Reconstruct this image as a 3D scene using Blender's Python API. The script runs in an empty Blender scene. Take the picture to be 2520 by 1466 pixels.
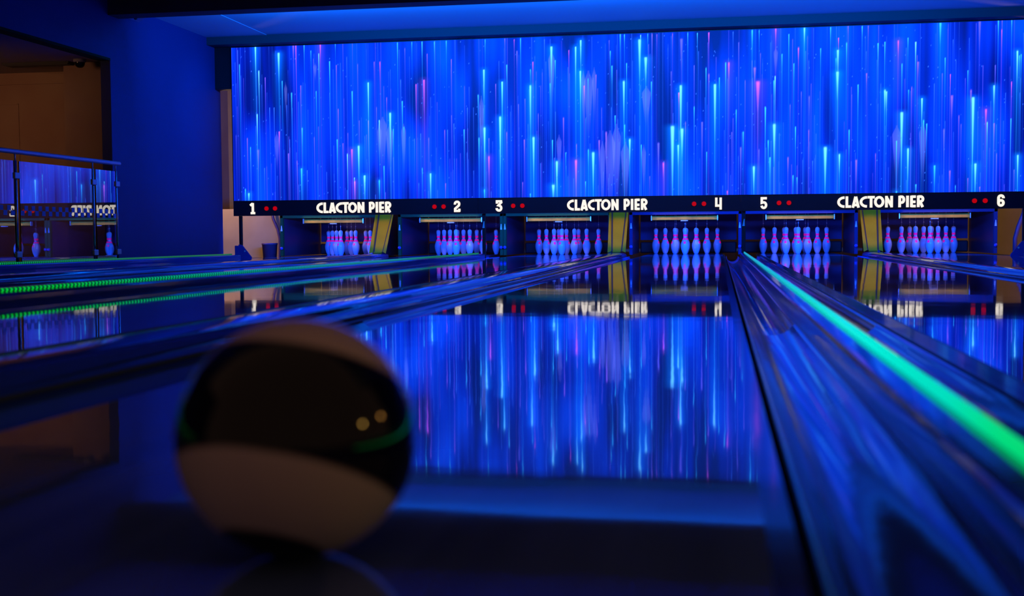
import bpy, bmesh, math, random
import numpy as np
from mathutils import Vector, Matrix
PI = math.pi
random.seed(4)
S = bpy.context.scene
C = S.collection

# ------------------------------------------------------------------ helpers
def obj(name, bm, mat, parent=None, loc=None, smooth=False):
    me = bpy.data.meshes.new(name)
    bmesh.ops.recalc_face_normals(bm, faces=bm.faces[:])
    bm.to_mesh(me); bm.free()
    if smooth:
        for p in me.polygons: p.use_smooth = True
    for m in (mat if isinstance(mat, (list, tuple)) else [mat]): me.materials.append(m)
    o = bpy.data.objects.new(name, me); C.objects.link(o)
    if parent is not None: o.parent = parent
    if loc is not None: o.location = loc
    return o

def tag(o, label, cat, group=None):
    o['label'] = label; o['category'] = cat
    if group: o['group'] = group
    return o

def thing(name, label, cat, loc=(0, 0, 0), group=None, rot=(0, 0, 0)):
    o = bpy.data.objects.new(name, None); C.objects.link(o)
    o.location = loc; o.rotation_euler = rot; o.empty_display_size = .1
    return tag(o, label, cat, group)

def struct(name, bm, mat, parent=None):
    o = obj(name, bm, mat, parent)
    if parent is None: o['kind'] = 'structure'
    return o

def box(bm, x0, x1, y0, y1, z0, z1, bev=0, mi=0):
    v = [bm.verts.new(p) for p in ((x0,y0,z0),(x1,y0,z0),(x1,y1,z0),(x0,y1,z0),(x0,y0,z1),(x1,y0,z1),(x1,y1,z1),(x0,y1,z1))]
    f = [bm.faces.new([v[i] for i in q]) for q in ((0,3,2,1),(4,5,6,7),(0,1,5,4),(1,2,6,5),(2,3,7,6),(3,0,4,7))]
    for a in f: a.material_index = mi
    if bev:
        es = list({e for a in f for e in a.edges})
        bmesh.ops.bevel(bm, geom=es, offset=bev, segments=2, affect='EDGES', profile=.5)
    return bm

def Bx(*a, **k): return box(bmesh.new(), *a, **k)

def lathe(prof, seg=28, z0=0, bm=None):
    bm = bm or bmesh.new(); rings = []
    for r, z in prof:
        if r < 1e-6: rings.append([bm.verts.new((0, 0, z + z0))])
        else: rings.append([bm.verts.new((r*math.cos(2*PI*i/seg), r*math.sin(2*PI*i/seg), z + z0)) for i in range(seg)])
    for a, b in zip(rings, rings[1:]):
        for i in range(seg):
            j = (i+1) % seg
            if len(a) == 1 and len(b) == 1: continue
            if len(a) == 1: bm.faces.new((a[0], b[i], b[j]))
            elif len(b) == 1: bm.faces.new((a[i], a[j], b[0]))
            else: bm.faces.new((a[i], a[j], b[j], b[i]))
    return bm

def tube(pts, r, seg=12, bm=None, caps=True):
    bm = bm or bmesh.new(); rings = []
    pts = [Vector(p) for p in pts]
    for i, p in enumerate(pts):
        d = (pts[min(i+1, len(pts)-1)] - pts[max(i-1, 0)]).normalized()
        u = d.orthogonal().normalized(); 
        if abs(d.z) < .9: u = d.cross(Vector((0, 0, 1))).normalized()
        else: u = d.cross(Vector((1, 0, 0))).normalized()
        w = d.cross(u)
        rings.append([bm.verts.new(p + r*(math.cos(2*PI*k/seg)*u + math.sin(2*PI*k/seg)*w)) for k in range(seg)])
    for a, b in zip(rings, rings[1:]):
        for k in range(seg):
            j = (k+1) % seg; bm.faces.new((a[k], a[j], b[j], b[k]))
    if caps: bm.faces.new(rings[0]); bm.faces.new(rings[-1])
    return bm

def sweep(prof, y0, y1, n=1, bm=None, close=False, caps=False, wob=0):
    """extrude an (x, z) outline along the lanes"""
    bm = bm or bmesh.new(); rows = []
    for i in range(n+1):
        y = y0 + (y1-y0)*i/n
        dz = wob*math.sin(i*1.7+prof[0][0]*3) if wob else 0
        rows.append([bm.verts.new((x, y, z+dz)) for x, z in prof])
    m = len(prof)
    for a, b in zip(rows, rows[1:]):
        for k in range(m if close else m-1):
            j = (k+1) % m; bm.faces.new((a[k], a[j], b[j], b[k]))
    if caps: bm.faces.new(rows[0]); bm.faces.new(rows[-1])
    return bm

def slab(poly, y0, y1, bm=None):
    """extrude an (x, z) polygon between two depths"""
    return sweep(poly, y0, y1, 1, bm, True, True)

# ------------------------------------------------------------------ materials
def mat(name, col, rough=.5, metal=0., ior=1.5, emit=None, es=1., coat=0., spec=None):
    m = bpy.data.materials.new(name); m.use_nodes = True
    b = m.node_tree.nodes['Principled BSDF']
    b.inputs['Base Color'].default_value = (*col, 1)
    b.inputs['Roughness'].default_value = rough
    b.inputs['Metallic'].default_value = metal
    b.inputs['IOR'].default_value = ior
    if coat: b.inputs['Coat Weight'].default_value = coat; b.inputs['Coat Roughness'].default_value = .03
    if spec is not None: b.inputs['Specular IOR Level'].default_value = spec
    if emit: b.inputs['Emission Color'].default_value = (*emit, 1); b.inputs['Emission Strength'].default_value = es
    return m

def nodes(m): return m.node_tree.nodes, m.node_tree.links, m.node_tree.nodes['Principled BSDF']

def add_bump(m, scale, dist, detail=2., stretch=(1, 1, 1), strength=1.):
    N, L, b = nodes(m)
    tc = N.new('ShaderNodeTexCoord'); mp = N.new('ShaderNodeMapping'); nz = N.new('ShaderNodeTexNoise'); bp = N.new('ShaderNodeBump')
    mp.inputs['Scale'].default_value = stretch
    nz.inputs['Scale'].default_value = scale; nz.inputs['Detail'].default_value = detail
    bp.inputs['Distance'].default_value = dist; bp.inputs['Strength'].default_value = strength
    L.new(tc.outputs['Object'], mp.inputs['Vector']); L.new(mp.outputs[0], nz.inputs['Vector'])
    L.new(nz.outputs['Fac'], bp.inputs['Height']); L.new(bp.outputs[0], b.inputs['Normal'])
    return m

def add_mottle(m, c1, c2, scale, stretch=(1, 1, 1)):
    N, L, b = nodes(m)
    tc = N.new('ShaderNodeTexCoord'); mp = N.new('ShaderNodeMapping'); nz = N.new('ShaderNodeTexNoise'); cr = N.new('ShaderNodeValToRGB')
    mp.inputs['Scale'].default_value = stretch; nz.inputs['Scale'].default_value = scale
    cr.color_ramp.elements[0].color = (*c1, 1); cr.color_ramp.elements[1].color = (*c2, 1)
    cr.color_ramp.elements[0].position = .35; cr.color_ramp.elements[1].position = .65
    L.new(tc.outputs['Object'], mp.inputs['Vector']); L.new(mp.outputs[0], nz.inputs['Vector'])
    L.new(nz.outputs['Fac'], cr.inputs['Fac']); L.new(cr.outputs[0], b.inputs['Base Color'])
    return m

M = {}
M['lane'] = add_bump(add_mottle(mat('polished lane boards', (.1,.13,.2), .035, ior=1.52), (.075,.12,.30), (.10,.16,.38), 2., (8, .3, 1)), 1., .0007, 3., (2.2, 2.6, 1))
M['trim'] = add_bump(mat('lane edge trim', (.06,.08,.12), .09), 1., .0006, 2., (4, 5, 1))
M['gap'] = mat('black gap', (.004,.004,.006), .6)
M['gutter'] = add_bump(mat('glossy gutter plastic', (.05,.16,.60), .08, ior=2.3), 1., .0016, 3., (7, 2.2, 4))
M['ridge'] = add_bump(mat('glossy divider plastic', (.04,.11,.40), .1, ior=2.1), 1., .0012, 2., (8, 4, 8))
M['cap'] = add_bump(mat('glossy capping plastic', (.03,.08,.30), .07, ior=2.2), 1., .0018, 3., (8, 3, 8))
M['wall_blue'] = add_bump(mat('blue painted wall', (.015,.034,.175), .6), 40., .0008)
M['ceil'] = mat('pale painted ceiling', (.5,.55,.65), .7)
M['ceil_panel'] = mat('pale ceiling edge panel', (.6,.64,.72), .6)
M['ceil_dark'] = mat('dark ceiling paint', (.05,.05,.06), .8)
M['ceil_blue'] = mat('blue ceiling paint', (.2,.3,.75), .8)
M['beam'] = add_bump(mat('dark brown beam paint', (.05,.045,.035), .7), 30., .0006)
M['black'] = mat('black paint', (.006,.006,.009), .5)
M['navy'] = mat('navy painted board', (.03,.035,.1), .45)
M['mask'] = mat('black masking board', (.008,.008,.014), .35)
M['room'] = add_mottle(mat('brown plaster wall', (.4,.25,.15), .8), (.36,.2,.12), (.42,.27,.16), 1.2)
M['room_ceil'] = mat('room ceiling', (.42,.38,.36), .8)
M['beige'] = add_mottle(mat('beige panel', (.6,.44,.3), .7), (.58,.40,.15), (.65,.46,.18), 3.)
M['purple'] = mat('dull purple plastic', (.14,.08,.16), .5)
M['steel'] = mat('brushed steel', (.62,.58,.54), .22, 1.)
M['rail'] = mat('satin rail tube', (.6,.65,.75), .35, .6)
M['clamp'] = mat('satin clamp', (.5,.55,.65), .4, .5)
M['gold'] = add_mottle(mat('tan chute board', (.5,.35,.1), .5), (.50,.20,.002), (.56,.235,.003), 4., (1, 3, 1))
M['gold'].node_tree.nodes['Principled BSDF'].inputs['Specular IOR Level'].default_value = .15
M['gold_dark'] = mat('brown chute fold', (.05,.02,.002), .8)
M['wood'] = add_mottle(mat('tan guide board wood', (.5,.36,.2), .6), (.34,.18,.008), (.50,.29,.016), 6., (1.2, 3, 1))
M['wood'].node_tree.nodes['Principled BSDF'].inputs['Specular IOR Level'].default_value = .15
M['frame_green_tint'] = mat('dark frame with green glow tint', (.01,.07,.02), .8, spec=.08)  # green light of the LED strips on the frames, put into the base colour
M['frame_blue'] = mat('dark blue machine frame', (.02,.03,.09), .8, spec=.08)
M['side'] = mat('navy side panel', (.02,.02,.06), .35)
M['curtain'] = add_bump(mat('navy pit curtain', (.03,.02,.13), .6), 8., .01, 2., (1, 1, .1))
M['cushion'] = mat('black rubber cushion', (.008,.008,.012), .6)
M['pin'] = mat('white pin lacquer', (.78,.82,.88), .18, coat=.5)
M['pin_red'] = mat('fluorescent red pin stripe', (.9,.05,.3), .25, emit=(.62,.0,.14), es=.6)
M['cord'] = mat('white cord', (.7,.75,.85), .6)
M['letter'] = mat('lit white letters', (.03,.03,.03), .5, emit=(1., .89, .76), es=1.05)
M['red_light'] = mat('lit red lamp', (.4,.0,.0), .3, emit=(.46,.0,.002), es=1.)
M['post_blue'] = mat('blue post bracket', (.05,.06,.35), .4)
M['bolt'] = mat('pale bolt', (.6,.62,.6), .4)
M['vent'] = mat('dark vent', (.02,.015,.012), .6)
M['dome'] = mat('smoked dome', (.01,.01,.015), .08)
M['approach'] = mat('approach boards', (.08,.08,.1), .1)

# frosted chequer vinyl and glass
M['vinyl'] = mat('frosted vinyl', (.18,.3,.7), .5)
M['glass'] = mat('clear panel glass', (.92,.96,.97), 0., ior=3.0)
nodes(M['glass'])[2].inputs['Transmission Weight'].default_value = 1.

# bowling ball: cream and black bands across its own axis
mb = mat('banded ball resin', (.5,.4,.3), .06, ior=1.52)
N, L, b = nodes(mb)
tc = N.new('ShaderNodeTexCoord'); sx = N.new('ShaderNodeVectorMath'); sx.operation = 'DOT_PRODUCT'; mr = N.new('ShaderNodeMapRange'); cr = N.new('ShaderNodeValToRGB')
BALL_AXIS = sx.inputs[1]
nz = N.new('ShaderNodeTexNoise'); nz.inputs['Scale'].default_value = 9.; ad = N.new('ShaderNodeMath'); ad.operation = 'MULTIPLY_ADD'
ad.inputs[1].default_value = .004
BALL_R = .104
L.new(tc.outputs['Object'], sx.inputs[0]); L.new(tc.outputs['Object'], nz.inputs['Vector'])
L.new(nz.outputs['Fac'], ad.inputs[0]); L.new(sx.outputs['Value'], ad.inputs[2])
L.new(ad.outputs[0], mr.inputs['Value'])
mr.inputs['From Min'].default_value = -BALL_R; mr.inputs['From Max'].default_value = BALL_R
L.new(mr.outputs[0], cr.inputs['Fac'])
cream = (.78,.58,.48,1); blk = (.004,.004,.004,1)
e = cr.color_ramp.elements
e[0].position = 0; e[0].color = blk; e[1].position = .052; e[1].color = blk
for p, c in ((.062, cream), (.302, cream), (.322, blk), (.758, blk), (.778, cream), (1., cream)):
    q = e.new(p); q.color = c
L.new(cr.outputs[0], b.inputs['Base Color'])
M['ball'] = mb

# LED strips: coloured light running along each strip
def strip_mat(name, stops, dots):
    m = mat(name, (.02,.02,.02), .3)
    N, L, b = nodes(m)
    tc = N.new('ShaderNodeTexCoord'); sx = N.new('ShaderNodeSeparateXYZ'); mr = N.new('ShaderNodeMapRange'); cr = N.new('ShaderNodeValToRGB')
    L.new(tc.outputs['Object'], sx.inputs[0]); L.new(sx.outputs['Y'], mr.inputs['Value'])
    mr.inputs['From Min'].default_value = -1; mr.inputs['From Max'].default_value = 16
    L.new(mr.outputs[0], cr.inputs['Fac']); e = cr.color_ramp.elements
    fp = lambda y: (y+1)/17
    e[0].position = fp(stops[0][0]); e[0].color = (*stops[0][1], 1)
    e[1].position = fp(stops[-1][0]); e[1].color = (*stops[-1][1], 1)
    for y, c in stops[1:-1]:
        q = e.new(fp(y)); q.color = (*c, 1)
    L.new(cr.outputs[0], b.inputs['Emission Color'])
    if dots:
        k = N.new('ShaderNodeMath'); k.operation = 'MULTIPLY'; k.inputs[1].default_value = 2*PI/.033
        s = N.new('ShaderNodeMath'); s.operation = 'SINE'
        r = N.new('ShaderNodeMapRange'); r.inputs['From Min'].default_value = -.2; r.inputs['From Max'].default_value = .5
        r.inputs['To Min'].default_value = .08; r.inputs['To Max'].default_value = .85
        L.new(sx.outputs['Y'], k.inputs[0]); L.new(k.outputs[0], s.inputs[0]); L.new(s.outputs[0], r.inputs['Value'])
        L.new(r.outputs[0], b.inputs['Emission Strength'])
    else: b.inputs['Emission Strength'].default_value = 1.
    return m
G_ = (.0,.62,.10); T_ = (.0,.78,.62); C_ = (.01,.42,.46)
STRIP = {
 -5.939: strip_mat('light strip by the wall', [(-1,(0,.5,.05)), (10,(.0,.42,.05)), (12.5,(.02,.32,.12)), (15.1,(.02,.30,.07))], True),
 -2.5735: strip_mat('second light strip', [(-1,(0,.6,.03)), (5.2,(0,.6,.03)), (7.2,(0,.50,.28)), (9,(.01,.45,.5)), (11.5,(.01,.42,.40)), (12.5,(.01,.34,.10)), (15.1,(.01,.38,.09))], True),
 .792: strip_mat('near light strip', [(-1,(0,.55,.03)), (1.05,(0,.66,.13)), (1.35,(0,.72,.22)), (1.65,(0,.74,.52)), (2.4,(0,.84,.68)), (4,(0,.62,.44)), (6,(.0,.42,.46)), (15.1,(.01,.36,.44))], False),
 4.1576: strip_mat('far right light strip', [(-1,G_), (15.1,C_)], True),
}

# the LED wall shows colours stored per vertex of its own pixel grid
ms = bpy.data.materials.new('display pixels'); ms.use_nodes = True
N, L, b = nodes(ms)
at = N.new('ShaderNodeVertexColor'); at.layer_name = 'pixels'
b.inputs['Base Color'].default_value = (.01,.01,.015,1); b.inputs['Roughness'].default_value = .6
L.new(at.outputs['Color'], b.inputs['Emission Color']); b.inputs['Emission Strength'].default_value = 1.
M['display'] = ms

# ------------------------------------------------------------------ layout
LX = {1: -5.1471, 2: -3.3656, 3: -1.7815, 4: 0., 5: 1.5841, 6: 3.3656}
WORD = {1: 'one', 2: 'two', 3: 'three', 4: 'four', 5: 'five', 6: 'six'}
HALF = .533
Y0, YEND = -1.0, 18.35
YM = 15.408                       # plane of the display and the masking boards
ZS0, ZS1 = .7805, 2.848
XS0, XS1 = -6.04, 4.16
HEAD = 17.301
CEIL = 2.97
WL, WR = -6.3, 4.5

# ------------------------------------------------------------------ camera
f_, yaw, pit, roll = 2930.94, .1727, -.052, -.0065
cam_loc = Vector((.4897, 0, .278))
c_, s_ = math.cos(yaw), math.sin(yaw)
R_ = Vector((c_, s_, 0)); F_ = Vector((-s_, c_, 0)); U_ = Vector((0, 0, 1))
c_, s_ = math.cos(pit), math.sin(pit)
F_, U_ = F_*c_ + U_*s_, U_*c_ - F_*s_
c_, s_ = math.cos(roll), math.sin(roll)
R_, U_ = R_*c_ + U_*s_, U_*c_ - R_*s_
cam = bpy.data.cameras.new('camera'); co = bpy.data.objects.new('camera', cam); C.objects.link(co)
co.matrix_world = Matrix(((R_.x, U_.x, -F_.x, cam_loc.x), (R_.y, U_.y, -F_.y, cam_loc.y), (R_.z, U_.z, -F_.z, cam_loc.z), (0, 0, 0, 1)))
cam.sensor_fit = 'HORIZONTAL'; cam.sensor_width = 36; cam.lens = 36*f_/2520
cam.clip_start = .05; cam.clip_end = 100
cam.dof.use_dof = True; cam.dof.focus_distance = 15.5; cam.dof.aperture_fstop = 3.6
S.camera = co

# ------------------------------------------------------------------ lanes
def build_lane(k):
    X = LX[k]
    pl = {1: 'beside the blue wall', 2: 'left of the first central light strip', 3: 'left of the lane with the ball', 4: 'with the striped ball on it',
          5: 'right of the bright green light strip', 6: 'furthest right'}[k]
    t = thing('bowling_lane', f'polished dark blue bowling lane {WORD[k]}, {pl}', 'bowling lane', (X, Y0, 0), 'the six bowling lanes')
    obj('lane_bed', box(bmesh.new(), -HALF, HALF, 0, 17.0-Y0, -.12, 0), M['lane'], t)
    obj('pin_deck', box(bmesh.new(), -HALF, HALF, 17.0-Y0, YEND-Y0, -.12, 0), M['lane'], t)
    for s in (-1, 1):
        a, c = sorted((s*HALF, s*(HALF+.032)))
        obj('edge_strip', box(bmesh.new(), a, c, 0, YEND-Y0, -.12, -.02), M['trim'], t)
for k in LX: build_lane(k)

def gutter_prof(s, x0, x1, zl=-.02, depth=.075):
    pr = [(x0, zl-.03), (x0, zl)]
    n = 14
    for i in range(n+1):
        a = PI*i/n
        pr.append((x0 + .004 + (x1-x0-.008)*(1-math.cos(a))/2, zl - depth*math.sin(a)))
    pr += [(x1, zl), (x1, zl-.03)]
    return pr
def entry_prof(w, zl=-.02, depth=.040):
    pr = [(0, zl-.03), (0, zl)]
    for i in range(19):
        t = i/18
        pr.append((.003+(w-.006)*t, zl - depth*(1-abs(2*t-1)**2.4)))
    return pr + [(w, zl), (w, zl-.03)]
for k in LX:
    for s, side in ((-1, 'left'), (1, 'right')):
        inner = (k % 2 == 1 and s == 1) or (k % 2 == 0 and s == -1)      # towards the other lane of the pair
        w1 = .231 if inner else .208
        a, c = HALF+.046, HALF+w1
        x0, x1 = sorted((LX[k]+s*a, LX[k]+s*c))
        o = thing('gutter', '', 'gutter', (x0, 0, 0))
        obj('channel', sweep(gutter_prof(s, 0, x1-x0), 4.07, 16.84, 20), M['gutter'], o, None, True)
        obj('entry_section', sweep(entry_prof(x1-x0), Y0, 4.066, 8), M['gutter'], o, None, True)
        tag(o, f'glossy dark blue gutter along the {side} edge of lane {WORD[k]}', 'gutter', 'gutters beside the lanes')

# dividers with light strips, between the pairs and at both sides
names = {-5.939: 'beside the blue wall', -2.5735: 'between lanes two and three', .792: 'between lanes four and five', 4.1576: 'at the right side of lane six'}
for X, m in STRIP.items():
    t = thing('lane_divider', f'low dark divider carrying a glowing green light strip, {names[X]}', 'divider', (X, 0, -.1), 'dividers with light strips')
    pr = [(-.050,0), (-.050,.135), (-.046,.143), (-.038,.146), (-.012,.150), (.012,.150), (.038,.146), (.046,.143), (.050,.135), (.050,0)]
    obj('ridge', sweep(pr, Y0, 15.25, 20, None, True, True), M['ridge'], t)
    st = obj('light_strip', tube([(0, y, .158) for y in (.75, 3, 7, 11, 15.05)], .0085, 12), m, t, None, True)

# cappings with the ball track inside each pair
for (a, c) in ((1, 2), (3, 4), (5, 6)):
    X = (LX[a]+LX[c])/2
    t = thing('division_capping', f'dark glossy rounded capping running between lanes {WORD[a]} and {WORD[c]}', 'capping', (X, 0, -.1), 'cappings inside the lane pairs')
    pr = [(-.124,0), (-.124,.085), (-.119,.118), (-.104,.134), (-.085,.140), (-.03,.143), (.03,.143), (.085,.140), (.104,.134), (.119,.118), (.124,.085), (.124,0)]
    obj('cap', sweep(pr, Y0, 16.35, 26, None, True, True), M['cap'], t, None, True)
    for s in (-1, 1):
        obj('edge_bead', tube([(s*.128, y, .094) for y in (Y0, 5, 10, 16.3)], .006, 8), M['trim'], t, None, True)

# base slab under everything, and the approach behind the camera
struct('floor', Bx(WL-4.2, WR+.3, Y0-4, 22, -.3, -.13), M['gap'])
struct('trim_5', Bx(WL-4.2, WR+.2, Y0-4, Y0-.004, -.13, 0.), M['approach'])
struct('trim_6', Bx(WL-4.2, -5.972, Y0, 20, -.13, -.03), M['navy'])
struct('trim_7', Bx(4.19, WR, Y0, 20, -.13, -.03), M['navy'])

# ------------------------------------------------------------------ pins
IN = .0254
prof = [(0,0),(1.015,0),(1.414,.75),(1.70,1.5),(1.953,2.25),(2.255,3.375),(2.383,4.5),(2.37,5.1),(2.28,5.875),(1.85,7.25),(1.236,8.625),(.983,9.375),(.90,10),(.935,10.875),(1.047,11.75),(1.203,12.625),(1.274,13.5),(1.22,14.05),(1.0,14.55),(.68,14.85),(.32,14.98),(0,15.0)]
def smooth_prof(p, n=4):
    out = []
    for i in range(len(p)-1):
        p0, p1, p2, p3 = p[max(i-1,0)], p[i], p[i+1], p[min(i+2,len(p)-1)]
        for j in range(n):
            t = j/n
            q = [.5*((2*p1[d])+(-p0[d]+p2[d])*t+(2*p0[d]-5*p1[d]+4*p2[d]-p3[d])*t*t+(-p0[d]+3*p1[d]-3*p2[d]+p3[d])*t**3) for d in (0, 1)]
            out.append((max(q[0], 0), q[1]))
    return out + [p[-1]]
prof = [prof[0]] + smooth_prof(prof[1:], 3)
prof = [(r*IN, z*IN) for r, z in prof]
def rad(z):
    for (r0, z0), (r1, z1) in zip(prof[1:], prof[2:]):
        if z0 <= z <= z1: return r0 + (r1-r0)*(z-z0)/max(z1-z0, 1e-9)
    return 0
def band(z0, z1, n=4, off=.0006):
    return lathe([(rad(z0+(z1-z0)*i/n)+off, z0+(z1-z0)*i/n) for i in range(n+1)], 28)
def emblem():
    bm = bmesh.new(); n = 8; g = []
    for i in range(n+1):
        row = []
        for j in range(n+1):
            u, v = 2*i/n-1, 2*j/n-1
            a = u*math.sqrt(1-v*v/2); c = v*math.sqrt(1-u*u/2)
            z = .167 + c*.020; r = rad(z)+.0008; ph = a*.018/r - PI/2
            row.append(bm.verts.new((r*math.cos(ph), r*math.sin(ph), z)))
        g.append(row)
    for i in range(n):
        for j in range(n): bm.faces.new((g[i][j], g[i+1][j], g[i+1][j+1], g[i][j+1]))
    return bm
def make_pin():
    t = thing('bowling_pin', '', 'bowling pin')
    obj('body', lathe(prof, 28), M['pin'], t, None, True)
    obj('neck_stripe', band(.207, .233), M['pin_red'], t, None, True)
    obj('neck_stripe', band(.255, .285), M['pin_red'], t, None, True)
    em = obj('emblem', emblem(), M['pin_red'], t, None, True)
    cb = tube([(0, 0, .378), (0, 0, .62)], .0016, 6)
    lathe([(0,.425),(.006,.430),(.0075,.438),(.006,.446),(0,.452)], 8, 0, cb)
    obj('cord', cb, M['cord'], t)
    return t
ROWS = [[(0, 0)], [(-.1524,.264), (.1524,.264)], [(-.3048,.528), (0,.528), (.3048,.528)], [(-.4572,.792), (-.1524,.792), (.1524,.792), (.4572,.792)]]
WHERE = [['head pin standing in front'], ['left pin of the second row', 'right pin of the second row'],
         ['left pin of the third row', 'middle pin of the third row', 'right pin of the third row'],
         ['back left corner pin', 'back row pin second from left', 'back row pin second from right', 'back right corner pin']]
pin0 = make_pin(); used = False
def dup(root):
    r = root.copy(); C.objects.link(r)
    for ch in list(root.children):
        d = ch.copy(); C.objects.link(d); d.parent = r
    return r
first_children = list(pin0.children)
for k in LX:
    for i, row in enumerate(ROWS):
        for j, (dx, dy) in enumerate(row):
            p = pin0 if not used else dup(pin0)
            used = True
            p.location = (LX[k]+dx, HEAD+dy, 0)
            p.rotation_euler = (0, 0, random.uniform(-1.25, 1.25))
            tag(p, f'white bowling pin with red neck stripes on lane {WORD[k]}, {WHERE[i][j]}', 'bowling pin', f'pins standing on lane {WORD[k]}')

# ------------------------------------------------------------------ pin machines
for k in LX:
    X = LX[k]; grn = k <= 3
    t = thing('pin_machine', f'dark string pin machine housing with open front behind lane {WORD[k]}', 'pin machine', (X, 16.85, .001), 'pin machines at the lane ends')
    fm = M['frame_green_tint'] if grn else M['frame_blue']
    inner = 1 if k % 2 else -1
    wl = .745 if k % 2 else .72; wr = .72 if k % 2 else .745
    for s, w in ((-1, wl), (1, wr)):
        a, c = sorted((s*w, s*(w+.045)))
        obj('frame_post', Bx(a, c, 0, .06, 0, .73, .004), fm, t)
        a, c = sorted((s*(w+.02), s*(w+.038)))
        obj('side_panel', Bx(a, c, .06, 1.75, 0, .73), M['side'], t)
    obj('header_bar', Bx(-wl-.045, wr+.045, 0, .06, .56, .73, .004), fm, t)
    obj('back_curtain', Bx(-wl, wr, 1.72, 1.74, .20, .78), M['curtain'], t)
    obj('pit_cushion', Bx(-wl, wr, 1.66, 1.74, 0, .17, .02), M['cushion'], t)
    gb = obj('guide_board', Bx(-.455, .455, .10, .13, .487, .542, .003), M['wood'], t)
    gb['label'] = 'tan wooden guide board'
    for s in (-1, 1):
        obj('board_bracket', Bx(*sorted((s*.455, s*.466)), .09, .14, .480, .550), M['rail'], t)
    obj('board_glow', Bx(-.05, .05, .09, .13, .47, .482, .002), M['cord'], t)  # added pale sliver standing in for a glow under the guide board
    for s, w in ((-1, wl), (1, wr)):
        kb = tube([(s*(w+.02), -.03, .115), (s*(w+.02), .0, .115)], .022, 14)
        obj('buffer_knob', kb, M['post_blue'], t, None, True)
        x = s*(w+.02)
        bm = bmesh.new(); box(bm, x-.014, x+.014, -.006, 0, .37, .45)
        for v in bm.verts:
            if v.co.z > .44: v.co.x = x + (v.co.x-x)*.3
        obj('pale_plate', bm, M['bolt'], t)

# tan return chutes in the middle of each pair
for (a, c) in ((1, 2), (3, 4), (5, 6)):
    X = (LX[a]+LX[c])/2
    t = thing('return_chute', f'tan sloping ball return chute between the pins of lanes {WORD[a]} and {WORD[c]}', 'chute', (X, 16.2, .0435), 'tan return chutes')
    def quad(p, th=.012):
        bm = bmesh.new(); v = [bm.verts.new(q) for q in p]; w = [bm.verts.new((q[0], q[1]+th, q[2])) for q in p]
        bm.faces.new(v); bm.faces.new(w[::-1])
        for i in range(4): bm.faces.new((v[i], v[(i+1) % 4], w[(i+1) % 4], w[i]))
        return bm
    H = .70; D = .50
    # trough floor narrowing to the foot, folded sides coming forward
    obj('trough', quad([(-.055, .05, .02), (.055, .05, .02), (.095, D+.05, H), (-.095, D+.05, H)]), M['gold'], t)
    for s in (-1, 1):
        obj('fold', quad([(s*.055, .05, .02), (s*.074, .035, .02), (s*.112, D+.03, H), (s*.095, D+.05, H)]), M['gold_dark'], t)
        obj('side_flange', quad([(s*.074, .03, .02), (s*.122, .0, .0), (s*.135, D-.02, H), (s*.112, D+.03, H)]), M['gold'], t)
    obj('foot_lip', Bx(-.055, .055, -.01, .055, .0, .022, .006), M['gold'], t)

# posts that carry the masking boards, standing at the ends of the dividers
for X, lab in ((-5.965, 'slim black post with triangular blue foot under the left end of the sign board'), (-2.5735, 'slim black post under the sign board between numbers two and three'),
               (.792, 'slim black post under the sign board between numbers four and five'), (4.1576, 'slim black post with blue foot under the right end of the sign board')):
    t = thing('support_post', lab, 'post', (X, 15.45, -.015), 'posts under the sign boards')
    end = X < -5 or X > 4
    w = .02 if end else .022
    obj('shaft', Bx(-w, w, -.02, .02, 0, .588, .003), M['black'], t)
    if end:
        s = 1 if X < 0 else -1
        fb = slab([(-s*.075, 0), (s*.16, 0), (s*.16, .03), (s*.035, .185), (s*.0, .20), (-s*.02, .20), (-s*.02, .185), (-s*.075, .185)], -.045, -.022)
        obj('foot', fb, M['post_blue'], t)
        obj('bolt', tube([(s*.07, -.05, .11), (s*.07, -.044, .11)], .012, 10), M['bolt'], t)
    else:
        bm = bmesh.new(); box(bm, -.018, .012, -.027, -.02, .40, .49)
        for v in bm.verts:
            if v.co.z > .45: v.co.x = .008 + (v.co.x-.008)*.3
        obj('pale_plate', bm, M['bolt'], t)

# ------------------------------------------------------------------ lettering
def ribbon(bm, pts, t, closed=False, th=.012):
    """flat stroke of width t along (x, z) points, th thick, front at y=0"""
    P = [Vector((p[0], p[1])) for p in pts]; n = len(P); Lf = []; Rt = []
    for i in range(n):
        if closed: a, c = P[(i-1) % n], P[(i+1) % n]
        else: a, c = P[max(i-1, 0)], P[min(i+1, n-1)]
        d0 = (P[i]-a).normalized() if (P[i]-a).length > 1e-9 else (c-P[i]).normalized()
        d1 = (c-P[i]).normalized() if (c-P[i]).length > 1e-9 else d0
        n0 = Vector((-d0.y, d0.x)); n1 = Vector((-d1.y, d1.x)); m = (n0+n1)
        m = m.normalized() if m.length > 1e-6 else n0
        k = 1/max(m.dot(n0), .55)
        Lf.append(P[i]+m*t/2*k); Rt.append(P[i]-m*t/2*k)
    vs = []
    for y in (0, th):
        vs.append(([bm.verts.new((q.x, y, q.y)) for q in Lf], [bm.verts.new((q.x, y, q.y)) for q in Rt]))
    for i in range(n if closed else n-1):
        j = (i+1) % n
        for (A, B) in vs: bm.faces.new((A[i], A[j], B[j], B[i]))
        for s in (0, 1): bm.faces.new((vs[0][s][i], vs[0][s][j], vs[1][s][j], vs[1][s][i]))
    if not closed:
        for i in (0, n-1): bm.faces.new((vs[0][0][i], vs[0][1][i], vs[1][1][i], vs[1][0][i]))
def arc(cx, cy, rx, ry, a0, a1, n=14):
    return [(cx+rx*math.cos(math.radians(a0+(a1-a0)*i/n)), cy+ry*math.sin(math.radians(a0+(a1-a0)*i/n))) for i in range(n+1)]
T = .215
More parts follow.
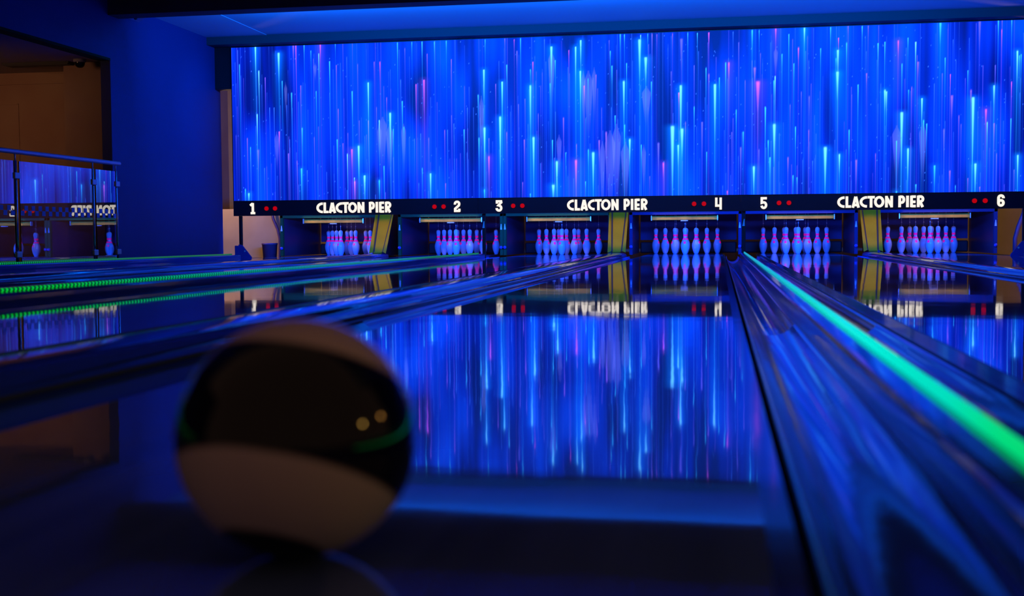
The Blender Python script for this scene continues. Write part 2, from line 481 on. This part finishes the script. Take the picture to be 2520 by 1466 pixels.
h_ = T/2
GL = {
 'C': lambda w: [arc(w*.93, .5, w*.93-h_, .5-h_, 88, 272, 18)],
 'L': lambda w: [[(h_, 1), (h_, h_), (w, h_)]],
 'A': lambda w: [[(h_*.9, 0), (w/2-.012, .97)], [(w-h_*.9, 0), (w/2+.012, .97)], [(w*.25, .235), (w*.75, .235)]],
 'T': lambda w: [[(0, 1-h_*.92), (w, 1-h_*.92)], [(w/2, .95), (w/2, 0)]],
 'O': lambda w: [('c', arc(w/2, .5, w/2-h_, .5-h_, 0, 360, 28)[:-1])],
 'N': lambda w: [[(h_*.9, 0), (h_*.9, 1)], [(h_*.75, .93), (w-h_*.75, .07)], [(w-h_*.9, 0), (w-h_*.9, 1)]],
 'P': lambda w: [[(h_, 0), (h_, 1)], [(h_, 1-h_*.8)] + arc(w*.5, .66, w*.5-h_*.9, .34-h_*.8, 90, -90, 12) + [(h_, .32+h_*.6)]],
 'I': lambda w: [[(w/2, 0), (w/2, 1)]],
 'E': lambda w: [[(h_, 0), (h_, 1)], [(h_, 1-h_*.85), (w, 1-h_*.85)], [(h_, .46), (w*.95, .46)], [(h_, h_*.85), (w, h_*.85)]],
 'R': lambda w: [[(h_, 0), (h_, 1)], [(h_, 1-h_*.8)] + arc(w*.5, .70, w*.5-h_*.9, .30-h_*.8, 90, -90, 12) + [(h_, .40+h_*.6)], [(w*.45, .45), (w-h_*1.0, 0)]],
}
# letters of the sign: left edge and width along the word, in letter heights
WORDPOS = [('C', 0, .61), ('L', .665, .44), ('A', 1.15, .65), ('C', 1.785, .61), ('T', 2.41, .57), ('O', 2.925, .82), ('N', 3.81, .60), ('P', 4.84, .53), ('I', 5.455, .21), ('E', 5.765, .44), ('R', 6.30, .56)]
def word_mesh(height, width):
    bm = bmesh.new(); k = width/6.86
    for ch, x, w in WORDPOS:
        for st in GL[ch](w):
            cl = st[0] == 'c'; pts = st[1] if cl else st
            ribbon(bm, [((x+p[0])*k - width/2, p[1]*height) for p in pts], T*(k*.5+height*.5), cl)
    return bm
DG = {
 '1': [[(-.02, .78), (.2, .93)], [(.26, 1), (.26, .1)], [(.02, .1), (.5, .1)], [(.12,.86),(.26,.96)]],
 '2': [[(.1, .66)] + arc(.32, .72, .22, .185, 180, -10, 12) + [(.50, .58), (.12, .30), (.12, .11), (.62, .11)], [(.55, .05), (.55, .30)]],
 '3': [[(.1, .70), (.1, .90), (.52, .90), (.54, .80), (.24, .55)] + arc(.3, .32, .235, .215, 80, -180, 14)],
 '4': [[(.1, 1), (.1, .33), (.52, .33)], [(.52, 1), (.52, 0)]],
 '5': [[(.60, .90), (.12, .90), (.12, .52)] + arc(.31, .33, .215, .23, 100, -170, 14)],
 '6': [[(.53, .68)] + arc(.315, .70, .215, .20, 0, 180, 10) + [(.10, .32)], ('c', arc(.315, .31, .215, .21, 0, 360, 18)[:-1])],
}
def digit_mesh(ch, height):
    bm = bmesh.new()
    for st in DG[ch]:
        cl = st[0] == 'c'; pts = st[1] if cl else st
        ribbon(bm, [((p[0]-.31)*height*.86, p[1]*height) for p in pts], .20*height, cl)
    return bm

ZB0, ZB1 = .574, .7765
for i, (ctr, n1, n2) in enumerate(((-4.344, '1', '2'), (-.944, '3', '4'), (2.456, '5', '6'))):
    x0 = -6.05 if i == 0 else (ctr-1.70); x1 = 4.17 if i == 2 else ctr+1.70
    t = thing('sign_board', f'long black sign board over lanes {WORD[int(n1)]} and {WORD[int(n2)]} with lit white lettering', 'sign', (ctr, YM, ZB0), 'black lane sign boards')
    obj('board', Bx(x0-ctr+.001, x1-ctr-.001, 0, .05, 0, ZB1-ZB0), M['mask'], t)
    w = obj('lettering', word_mesh(.142, 1.04), M['letter'], t, (0, -.013, .602-ZB0)); w['label'] = 'white lit words CLACTON PIER'
    for s, n in ((-1, n1), (1, n2)):
        d = obj('lane_number', digit_mesh(n, .152), M['letter'], t, (s*1.418, -.013, .596-ZB0)); d['label'] = f'white lit number {n}'
        for q in (1.112, 1.236) if s > 0 else (1.108, 1.23):
            o = obj('indicator_light', tube([(0, -.012, 0), (0, 0, 0)], .029, 20), M['red_light'], t, (s*q, 0, .672-ZB0)); o['label'] = 'round red light'

# ------------------------------------------------------------------ LED display
# streaks: x, y of the bright head, tail length, width, kind, in the units of three survey strips of the wall
A = """93 380 400 4 c;218 230 300 8 w;245 430 350 6 w;232 770 300 6 w;400 290 260 11 w;428 510 200 4 c;535 220 300 7 p;515 220 160 10 q;600 225 140 5 c;653 270 100 4 c;715 295 250 4 w;727 220 180 8 p;800 355 350 6 c;845 215 60 4 c;695 590 200 4 c;502 600 250 6 c;573 545 250 4 q;295 480 220 4 q;585 875 250 6 c;155 955 300 5 q;180 1025 220 4 c;140 1355 120 6 c;167 1390 80 8 w;405 905 200 7 p;385 920 260 34 v;580 1195 280 8 c;478 1078 300 6 q;860 965 300 6 c;1028 1018 320 10 w;975 1045 200 10 p;940 1080 260 5 w;998 1295 200 9 p;995 1265 60 5 w;1075 1250 200 10 w;977 590 350 6 c;1103 520 400 7 w;1150 360 170 5 q;1195 360 170 6 p;1020 375 300 4 v;1332 205 300 5 c;1358 500 250 4 b;1478 535 320 6 p;1540 500 350 10 p;1525 200 220 6 c;1622 200 160 5 c;1715 195 130 5 c;1755 340 250 4 q;1370 665 300 6 c;1275 760 350 10 w;1248 640 160 5 q;1190 815 200 5 w;1383 870 150 5 c;1300 885 250 4 c;1215 800 350 60 v;1270 860 340 50 v;1190 860 260 30 v;1380 850 320 34 v;1190 1285 180 7 c;1227 1175 280 5 c;1592 1235 240 8 w;1578 955 250 6 v;1527 1190 200 4 c;1500 1310 120 4 b;1855 890 250 5 c;1445 205 90 4 c;2020 185 120 4 c;2010 420 320 8 w;1965 615 200 5 c;2015 875 320 11 w;1972 955 280 6 c;2050 1100 220 9 p;2050 955 250 5 v;2150 515 300 5 c;2138 790 520 11 w;2103 530 160 5 q;2015 1360 90 7 c;1703 895 240 5 q;1757 775 300 4 v;1710 1310 130 6 q;455 530 220 22 v;1990 640 420 34 v;685 375 120 24 v;905 995 180 5 q;943 915 220 4 v;680 950 220 5 v;33 720 240 4 v;330 715 300 4 b;365 715 260 4 b;290 1190 240 4 b;240 1050 200 14 v;868 730 240 4 q;1168 715 200 5 v;1033 820 220 4 v;1880 715 260 4 b;1725 890 260 4 b;1775 840 300 4 b;1465 960 250 4 b;1515 920 280 4 b;545 1135 220 4 q;625 1210 200 4 b;1390 250 180 5 v;1565 295 200 4 q;853 385 260 5 q;1105 820 300 5 q"""
B = """150 380 250 6 c;115 515 300 7 w;208 180 80 5 p;135 175 60 4 q;258 175 260 5 c;355 360 160 6 p;230 275 220 8 v;335 415 120 5 c;335 545 450 9 w;360 950 380 11 w;335 1390 60 6 c;288 970 220 7 q;150 910 220 5 q;275 1300 120 4 q;500 240 280 11 w;530 345 160 5 c;490 525 220 5 c;500 280 380 44 v;508 970 260 6 c;560 940 280 36 v;595 795 280 7 q;613 1070 170 4 c;543 1140 300 11 w;515 1325 120 14 w;637 265 160 5 p;690 240 360 7 w;730 190 260 8 w;727 430 360 8 w;757 545 170 7 p;790 440 460 60 v;835 410 380 30 v;750 440 380 30 v;788 490 170 4 c;850 460 180 6 q;693 1130 260 14 p;697 1005 140 5 q;828 1070 340 13 w;790 1045 220 6 c;768 1295 120 5 c;875 975 240 9 q;930 910 300 10 q;960 910 560 70 v;1010 860 560 60 v;900 990 480 40 v;1080 1000 420 60 v;1000 780 170 6 c;975 390 260 6 c;962 275 140 5 c;953 190 120 5 v;1040 140 170 6 c;1073 145 120 5 c;1068 510 360 10 w;1075 850 260 6 c;1090 370 220 5 c;1192 185 360 14 w;1200 150 60 5 w;1240 325 220 14 w;1285 515 260 5 c;1256 140 80 4 c;1290 140 140 5 q;1328 140 120 4 q;1115 965 220 9 w;1205 1010 260 5 c;1225 1020 320 30 v;1340 995 320 12 v;1378 1150 170 9 p;1272 1255 120 4 v;1450 865 560 18 w;1515 545 520 12 w;1525 885 260 14 w;1500 600 140 8 p;1495 1010 220 8 w;1520 180 280 16 v;1570 130 130 4 c;1645 130 100 5 c;1450 135 140 5 q;1735 130 140 8 p;1735 455 140 8 q;1713 405 260 5 c;1783 535 520 12 w;1818 480 220 5 c;1867 365 320 6 c;1892 365 170 10 p;1620 710 220 5 c;1682 830 380 10 v;1718 1065 260 4 c;1950 735 260 5 c;1970 205 320 5 v;1925 120 100 4 b;2005 905 220 6 c;1985 1030 260 10 v;2120 515 260 24 p;2095 405 140 14 q;2140 290 160 5 v;2075 110 220 7 c;2130 110 100 4 c;2020 505 320 4 v;2180 715 260 6 c;2088 1180 240 11 w;2200 975 170 5 c;2213 1110 220 6 c;1880 1370 60 8 p;2128 1045 220 6 v;1320 60 20 3 b;242 690 260 4 v;293 650 240 4 v;397 765 240 4 v;445 180 160 4 b;1440 435 260 5 v;1620 385 260 5 v;1552 830 200 7 v;1915 910 240 4 v;1245 560 260 60 v"""
D = """160 130 140 9 p;160 290 200 30 v;390 125 180 8 w;265 175 260 5 c;210 335 260 5 c;305 410 320 5 c;342 285 170 8 p;600 120 170 6 c;663 205 100 7 p;658 305 220 10 w;655 480 260 13 w;643 370 120 5 c;520 290 170 5 c;728 245 260 6 c;740 110 80 4 q;853 110 140 6 c;902 108 100 5 q;888 490 140 8 q;820 580 320 6 c;75 760 320 6 c;155 515 260 6 w;145 550 220 6 c;148 900 360 14 w;100 1030 170 5 c;115 1165 260 6 c;318 920 320 6 c;428 675 260 8 v;425 945 320 6 q;275 740 170 5 v;365 640 200 5 v;557 1085 400 16 w;298 1310 170 6 c;330 1325 140 5 c;455 1190 170 4 b;258 1165 200 8 q;805 1185 270 11 q;670 1140 220 8 w;748 945 370 6 c;980 250 220 7 c;1035 240 260 6 c;1142 230 170 9 p;1220 205 170 5 c;1282 240 260 7 w;1300 400 170 10 q;1172 415 260 5 c;1035 625 220 9 w;1048 635 220 7 w;1225 625 120 4 c;1170 805 520 14 w;1128 1030 320 6 c;1220 1095 360 9 w;1332 690 260 8 w;1345 865 170 7 c;1370 895 170 6 c;1340 900 420 50 v;1283 1380 100 7 c;1127 1435 40 8 c;960 1135 170 5 q;1480 85 220 11 c;1518 365 260 5 c;1560 500 140 5 p;1572 670 220 14 q;1433 1230 230 9 c;1555 1270 180 10 q;1508 940 280 10 v;1628 830 220 5 q;1645 900 200 5 v;1700 465 140 4 c;1742 685 680 14 w;1725 625 140 10 q;1760 1215 270 11 w;1845 780 170 12 p;1855 880 270 5 w;1910 590 220 8 w;1910 890 240 8 q;1945 55 220 7 c;1972 140 170 5 p;1975 55 100 4 q;1920 425 240 6 v;2097 310 370 8 w;2113 350 170 5 c;2127 340 170 5 c;2050 560 170 6 p;2045 855 320 5 c;2100 1145 290 8 w;2070 1260 170 5 v;2052 55 170 5 c;1795 1400 60 7 q;1930 1135 300 5 v;1795 75 280 14 v;1130 920 380 60 v;1250 600 260 5 q;1495 490 260 5 v;1700 1330 120 5 q;1600 1390 80 4 c"""
ZONES = ((A, 560, 40, 3.187), (B, 1200, 40, 3.187), (D, 1860, 30, 3.257))
def ray_to_wall(px, py):                                   # survey pixel -> point of the display plane
    d = F_ + R_*((px-1260)/f_) - U_*((py-733)/f_)
    return cam_loc + d*(YM/d.y)
DX, DZ = .005, .0135
nx = int((XS1-XS0)/DX)+1; nz_ = int((ZS1-ZS0)/DZ)+1
xs = np.linspace(XS0, XS1, nx); zs = np.linspace(ZS0, ZS1, nz_)
rng = np.random.RandomState(7)
def smooth1(a, n):
    k = np.hanning(n+2)[1:-1]; k /= k.sum()
    return np.convolve(np.pad(a, n, mode='wrap'), k, 'same')[n:-n]
# cloudy ground: brightness changes along x, and slowly with height
g1 = np.zeros((nz_, nx))
for kx, kz, am in ((110, 4, 1.), (44, 3, .6), (16, 2, .3)):
    gz = kz
    rowsn = np.array([smooth1(rng.randn(nx), kx)*math.sqrt(kx) for _ in range(gz)])
    t_ = np.linspace(0, gz-1.001, nz_); i0 = t_.astype(int); fr = (t_-i0)[:, None]; fr = fr*fr*(3-2*fr)
    g1 += am*(rowsn[i0]*(1-fr) + rowsn[i0+1]*fr)
g1 = (g1-g1.mean())/g1.std()
lum = np.clip(.50+.24*g1, .06, 1.)
img = np.zeros((nz_, nx, 3))
img[..., 0] = .0008; img[..., 1] = .004 + .075*lum**1.8; img[..., 2] = .08 + .60*lum
COL = {'w': (.26, 1.05, 1.05), 'c': (.05, .72, 1.0), 'b': (.05, .24, .95), 'p': (.95, .13, .75), 'q': (.36, .15, .85), 'v': (.16, .15, .80)}
TAIL = {'w': (.04, .62, 1.0), 'c': (.02, .40, 1.0), 'b': (.03, .17, .9), 'p': (.34, .14, .9), 'q': (.16, .14, .85), 'v': (.09, .13, .80)}
def streak(X, Z, ln, wd, kind, gain=1.):
    r = max(wd/2, .0045)
    i0, i1 = max(0, int((X-.16-XS0)/DX)), min(nx, int((X+.16-XS0)/DX)+1)
    if i1 <= i0: return
    x = xs[i0:i1][None, :]-X; z = Z-zs[:, None]                  # z > 0 below the head
    u = np.clip(z/ln, 0, 3.)
    wide = kind == 'v' and wd > .04
    if wide:
        prof_ = np.exp(-((np.clip(u, 0, 2)-.35)/.45)**2)*(z > -.02)
        rw = r*np.clip(1.15-.75*u, .05, 1)*np.clip(.25+5*np.clip(u, 0, 1), 0, 1)
        body = np.clip((rw-np.abs(x))/.007, 0, 1)*prof_*.85
        img[:, i0:i1] += (body*.9)[..., None]*np.array((.085, .10, .16)); return
    head = np.clip((z+r*.8)/(r*1.2), 0, 1)
    taper = np.clip(1-.85*u, .22, 1)
    rr = np.maximum(r*taper, .0036)
    core = np.exp(-(np.abs(x)/rr)**3)
    fade = np.exp(-.95*u) + .06
    a = core*fade*head*gain
    base = img[:, i0:i1]
    a = np.clip(a, 0, 1)[..., None]
    mixu = np.clip(u*1.1, 0, 1)[..., None]
    colr = np.array(COL[kind])*(1-mixu) + np.array(TAIL[kind])*mixu
    img[:, i0:i1] = base*(1-a) + np.maximum(base, colr)*a
    if kind in 'wcp' and wd > .016:                              # soft glow round the bright ones
        hs = .026 + wd*1.2
        up = np.clip((z+.05)/.07, 0, 1)
        gl = np.exp(-(x/hs)**2)*np.exp(-1.1*u)*up*gain
        k = .95 if kind == 'w' else .5
        img[:, i0:i1] += (gl*k)[..., None]*np.array((.0, .16, .38) if kind != 'p' else (.12, .02, .2))
# thin threads everywhere, then the surveyed streaks
for _ in range(430):
    streak(rng.uniform(XS0, XS1), rng.uniform(ZS0+.05, ZS1+.4), rng.uniform(.25, 1.1), rng.choice([.007, .008, .010]), rng.choice(list('bbbbbvv')), rng.uniform(.15, .6))
SL = []
for txt, ox, oy, sc in ZONES:
    for line in txt.split(';'):
        a_ = line.split(); x, y, ln, w = map(float, a_[:4])
        p = ray_to_wall(ox+x/sc, oy+y/sc)
        ppm = 2930.94/(p-cam_loc).dot(F_)
        SL.append((a_[4], p.x, p.z, ln/sc/ppm, w/sc/ppm))
SL.sort(key=lambda q: 'vqbpcw'.index(q[0]))
for k_, x, z, ln, w in SL: streak(x, z, ln, max(w*(1.45 if k_ in 'wc' else 1.2), .0095), k_)
# star specks
for _ in range(420):
    i, j = rng.randint(1, nx-2), rng.randint(1, nz_-2); a = rng.uniform(.15, .75)
    img[j, i:i+2] = img[j, i:i+2]*(1-a) + np.array((.06, .30, 1.))*a
img = np.clip(img, 0, 1.1)*np.array((1., 1.05, 2.3))
gx, gz = np.meshgrid(xs, zs)
co_ = np.stack([gx.ravel(), np.full(gx.size, 0.), gz.ravel()], 1).astype(np.float32)
me = bpy.data.meshes.new('display')
I = np.arange(nx*nz_).reshape(nz_, nx)
quads = np.stack([I[:-1, :-1], I[:-1, 1:], I[1:, 1:], I[1:, :-1]], -1).reshape(-1, 4)
me.vertices.add(len(co_)); me.vertices.foreach_set('co', co_.ravel())
me.loops.add(quads.size); me.loops.foreach_set('vertex_index', quads.ravel().astype(np.int32))
me.polygons.add(len(quads)); me.polygons.foreach_set('loop_start', np.arange(0, quads.size, 4, dtype=np.int32))
me.update(calc_edges=True)
ca = me.color_attributes.new('pixels', 'FLOAT_COLOR', 'POINT')
ca.data.foreach_set('color', np.concatenate([img.reshape(-1, 3), np.ones((nx*nz_, 1))], 1).astype(np.float32).ravel())
me.materials.append(M['display'])
scr = thing('led_screen', 'huge glowing blue wall screen of falling light streaks above the lanes', 'screen', (0, YM, 0))
o = bpy.data.objects.new('display', me); C.objects.link(o); o.parent = scr
fr = bmesh.new()
box(fr, XS0-.012, XS1+.012, .004, .06, ZS0-.002, ZS1+.01)
obj('cabinet', fr, M['black'], scr)

# ------------------------------------------------------------------ room shell
# left wall: lintel over an opening, then the blue pier up to the screen
wl = bmesh.new()
box(wl, WL-.12, WL, 12.6, 15.62, -.13, CEIL+.03)
box(wl, WL-.12, WL, 4.0, 12.6, 2.31, 3.4)
box(wl, WL-.12, WL, Y0-.2, 4.0, -.13, 3.4)
struct('wall_left', wl, M['wall_blue'])
struct('trim_1', Bx(WL-.14, WL+.004, 4.0, 12.6, 2.285, 2.312), M['frame_green_tint'])
struct('wall_right', Bx(WR, WR+.12, 3.0, 15.62, -.13, 3.4), M['wall_blue'])
struct('ceiling', Bx(WL-.1, WR+.1, 12.8, 15.3, CEIL, CEIL+.1), M['ceil'])
struct('trim_2', Bx(WL, -5.45, 12.83, 15.2, CEIL-.006, CEIL), M['ceil_panel'])
bm = Bx(WL, WR, 12.57, 12.82, 2.79, 3.5); struct('trim_3', bm, M['beam'])
bm = Bx(WL+.0, WR, 15.2, 15.44, 2.862, CEIL); struct('trim_4', bm, M['ceil_dark'])
struct('trim_8', Bx(WL+.0, XS0-.02, 15.45, 15.60, 2.30, CEIL), M['black'])
struct('ceiling_2', Bx(WL-.1, WR+.1, 2.0, 12.57, 3.4, 3.5), M['ceil_blue'])
# backstage and its warm-lit back wall
struct('wall_back', Bx(WL-4.2, WR+1.6, 19.6, 19.75, -.13, 3.4), M['beige'])
struct('wall_backstage_left', Bx(-8.0, -7.9, 15.7, 19.6, -.13, 3.4), M['room'])
# side room seen through the opening
struct('wall_side_room', Bx(WL-4.2, WL-.75, 13.62, 13.75, -.13, 2.6), M['room'])
struct('wall_pillar', Bx(WL-.78, WL-.125, 12.95, 13.62, -.13, 2.6), M['room'])
struct('ceiling_3', Bx(WL-4.2, WL-.12, 3.6, 13.62, 2.33, 2.4), M['room_ceil'])
struct('wall_side_room_left', Bx(WL-4.3, WL-4.2, 3.6, 13.62, -.13, 2.6), M['room'])
struct('wall_side_room_near', Bx(WL-4.2, WL-.12, 3.5, 3.6, -.13, 2.6), M['room'])
seam = bmesh.new()
box(seam, -8.42, -8.09, 13.612, 13.62, 1.945, 1.957); box(seam, -8.10, -8.085, 13.612, 13.62, 0, 1.957)
box(seam, WL-4.2, WL-.78, 13.60, 13.62, 2.19, 2.33)
struct('trim_9', seam, M['room'])

# little bracket, ceiling vent and dome camera
bm = bmesh.new()
pts = [(-6.3, 12.83), (-5.86, 12.83), (-6.02, 12.98), (-6.3, 13.30)]
lo = [bm.verts.new((x, y, 2.835+.0*i)) for i, (x, y) in enumerate(pts)]; hi = [bm.verts.new((x, y, CEIL-.026)) for x, y in pts]
bm.faces.new(lo[::-1]); bm.faces.new(hi)
for i in range(4): bm.faces.new((lo[i], lo[(i+1) % 4], hi[(i+1) % 4], hi[i]))
cbk = thing('corner_bracket', 'small pale triangular bracket in the corner under the dark ceiling beam', 'bracket', (0, 0, 0))
obj('plate', bm, M['ceil_panel'], cbk)
obj('bolt', lathe([(0,-.02),(.018,-.012),(.02,0),(0,.004)], 12, 2.835), M['vent'], cbk, (-6.21, 13.05, 0), True)
v = thing('ceiling_vent', 'long dark ceiling vent in the brown side room beyond the railing', 'vent', (-7.35, 12.9, 2.318))
obj('vent_frame', Bx(-.42, .42, -.10, .10, -.012, .012), M['vent'], v)
sl = bmesh.new()
for i in range(5): box(sl, -.40, .40, -.085+.036*i, -.065+.036*i, -.02, -.012)
obj('grille', sl, M['black'], v)
dm = thing('dome_camera', 'small dark dome security camera at the top of the brown pillar', 'camera', (-6.74, 12.72, 2.33))
obj('mount', lathe([(0,0),(.07,0),(.07,-.025),(.06,-.035),(0,-.035)], 24), M['room_ceil'], dm, None, True)
obj('dome', lathe([(.058,-.034),(.056,-.055),(.046,-.078),(.028,-.093),(0,-.098)], 24), M['dome'], dm, None, True)

# ------------------------------------------------------------------ glass balustrade
GX = -6.15
bl = thing('glass_balustrade', 'glass railing with blue-lit handrail and chequered band beside the brown room', 'railing', (GX, 0, 0))
obj('handrail', tube([(0, y, 1.115) for y in (4.3, 8, 12.47)], .024, 16), M['rail'], bl, None, True)
POSTS = (6.2, 8.45, 10.455, 11.885, 12.385)
for y in POSTS:
    p = obj('post', tube([(0, y, -.03), (0, y, 1.03)], .017, 14), M['steel'], bl, None, True)
    obj('rail_stem', tube([(0, y, 1.03), (0, y, 1.095)], .008, 10), M['rail'], p, None, True)
    for z in (.13, .885):
        obj('glass_clamp', Bx(-.02, .028, y-.045, y+.045, z-.03, z+.03, .006), M['clamp'], p)
ends = ((6.25, 8.40), (8.50, 10.405), (10.505, 11.845), (11.925, 12.345))
for y0, y1 in ends:
    g = obj('glass_panel', Bx(.004, .014, y0, y1, .035, 1.025), M['glass'], bl)
    ck = bmesh.new(); n = max(2, int(round((y1-y0)/.062)));  st = (y1-y0)/n
    for i in range(n):
        z0 = .553 if i % 2 else .505
        box(ck, .0155, .0170, y0+i*st, y0+(i+1)*st, z0, z0+.048)
    obj('chequer_band', ck, M['vinyl'], g)

# backstage clutter seen under the ends of the sign board
bp = tag(obj('partition_panel', Bx(-7.6, -6.12, 17.4, 17.46, -.13, .72), M['beige']), 'plain warm-lit beige partition panel behind the left end of the sign board', 'panel')
t = thing('storage_bin', 'dark purple bin standing in front of the beige partition at far left', 'bin', (-6.20, 17.10, -.03))
bm = lathe([(0,0),(.10,0),(.115,.20),(.12,.20),(.12,.225),(.11,.225),(.10,.03),(0,.03)], 20)
obj('tub', bm, M['purple'], t, None, True)
tag(obj('hanging_cable', tube([(-6.26,17.34,.72),(-6.23,17.34,.56),(-6.16,17.34,.40),(-6.13,17.34,.26),(-6.13,17.34,0),(-6.13,17.34,-.12)], .022, 10), M['purple'], None, None, True), 'thick purple cable hanging in front of the beige partition', 'cable')
tag(obj('partition_panel', Bx(4.62, 5.9, 17.4, 17.46, -.13, .72), M['beige']), 'plain warm-lit beige partition panel behind the right end of the sign board', 'panel')
tag(obj('hanging_cable', tube([(4.60,17.2,.9),(4.57,17.2,.55),(4.50,17.2,.36),(4.46,17.2,.2),(4.46,17.2,-.12)], .03, 10), M['purple'], None, None, True), 'thick purple cable hanging beside the right end of lane six', 'cable')

# ------------------------------------------------------------------ the ball
d = F_ + R_*((732-1260)/f_) - U_*((1075-733)/f_)
k_ = (cam_loc.z-BALL_R)/-d.z
bc = cam_loc + d*k_
ball = obj('bowling_ball', bmesh.new(), M['ball'])
bm = bmesh.new(); bmesh.ops.create_uvsphere(bm, u_segments=96, v_segments=64, radius=BALL_R); bm.to_mesh(ball.data); bm.free()
for p in ball.data.polygons: p.use_smooth = True
ball.location = (bc.x, bc.y, BALL_R)
vd = (cam_loc-ball.location).normalized()
ux = R_ - vd*R_.dot(vd); ux.normalize(); uy = vd.cross(ux)
ax = (ux*.2 + uy*.945 - vd*.26).normalized()
BALL_AXIS.default_value = ax
tag(ball, 'large blurred bowling ball with cream and black bands resting on the near lane', 'bowling ball')

# ------------------------------------------------------------------ lights
def light(kind, loc, energy, col, size=.1, rot=None, to=None, spot=None, size_y=None, blend=.5):
    l = bpy.data.lights.new(kind.lower()+'_lamp', kind); l.energy = energy; l.color = col
    if kind == 'AREA':
        l.size = size
        if size_y: l.shape = 'RECTANGLE'; l.size_y = size_y
    else: l.shadow_soft_size = size
    if kind == 'SPOT': l.spot_size = spot; l.spot_blend = blend
    o = bpy.data.objects.new(l.name, l); C.objects.link(o); o.location = loc
    if to is not None: o.rotation_euler = (Vector(to)-Vector(loc)).to_track_quat('-Z', 'Y').to_euler()
    return o
UV = (.006, .085, 1.)
for k in LX:      # blacklight tubes behind the masking, over the front of each pin deck
    light('AREA', (LX[k], 15.56, .64), 74., UV, 1.0, to=(LX[k], 17.7, .22), size_y=.06)
for (a, c) in ((1, 2), (3, 4), (5, 6)):   # warm work lamps over the chutes
    X = (LX[a]+LX[c])/2
    light('SPOT', (X, 15.65, 1.05), 15., (1., .56, .12), .05, to=(X, 16.45, .3), spot=.5, blend=.3)
for k in LX:
    l = light('AREA', (LX[k], 16.70, .615), .22, (1., .56, .16), .86, to=(LX[k], 16.95, .520), size_y=.02); l.data.spread = .55
# warm backstage and side-room lamps
light('POINT', (-7.1, 16.4, 1.5), 55., (1., .62, .34), .12)
light('POINT', (5.3, 16.4, 1.5), 35., (1., .62, .34), .12)
l = light('AREA', (-8.4, 9.5, 2.2), 5., (1., .48, .26), 1.2, to=(-8.1, 13.6, 2.0)); l.data.spread = 1.2
# blue wash on the pier and on the ceiling strip
light('SPOT', (-3.6, 13.9, 2.6), 150., (.0, .15, 1.), .15, to=(-6.3, 14.9, 2.0), spot=.55, blend=1.)
light('AREA', (-.9, 12.88, 2.80), 380., (.0, .16, 1.), 8.4, to=(-.9, 14.3, 3.1), size_y=.05)   # unseen lamp added behind the beam to brighten the ceiling
# small foyer bulbs behind the camera
bp0 = Vector(ball.location)
light('POINT', bp0 + 5.2*(R_*.94+U_*.19+vd*.28).normalized(), 16., (1., .55, .10), .06)
light('POINT', bp0 + 5.4*(R_*.955+U_*.24-vd*.14).normalized(), 12., (1., .45, .08), .06)

W = bpy.data.worlds.new('world'); S.world = W; W.use_nodes = True
W.node_tree.nodes['Background'].inputs[0].default_value = (.075, .042, .032, 1)     # dim warm foyer behind the camera
W.node_tree.nodes['Background'].inputs[1].default_value = 1.

S.view_settings.view_transform = 'Standard'; S.view_settings.look = 'None'
S.view_settings.exposure = 0; S.view_settings.gamma = 1
S.view_settings.use_curve_mapping = False
S.cycles.use_denoising = True
S.cycles.max_bounces = 10; S.cycles.glossy_bounces = 6; S.cycles.transmission_bounces = 8
S.cycles.sample_clamp_indirect = 4.
S.cycles.caustics_reflective = False; S.cycles.caustics_refractive = False
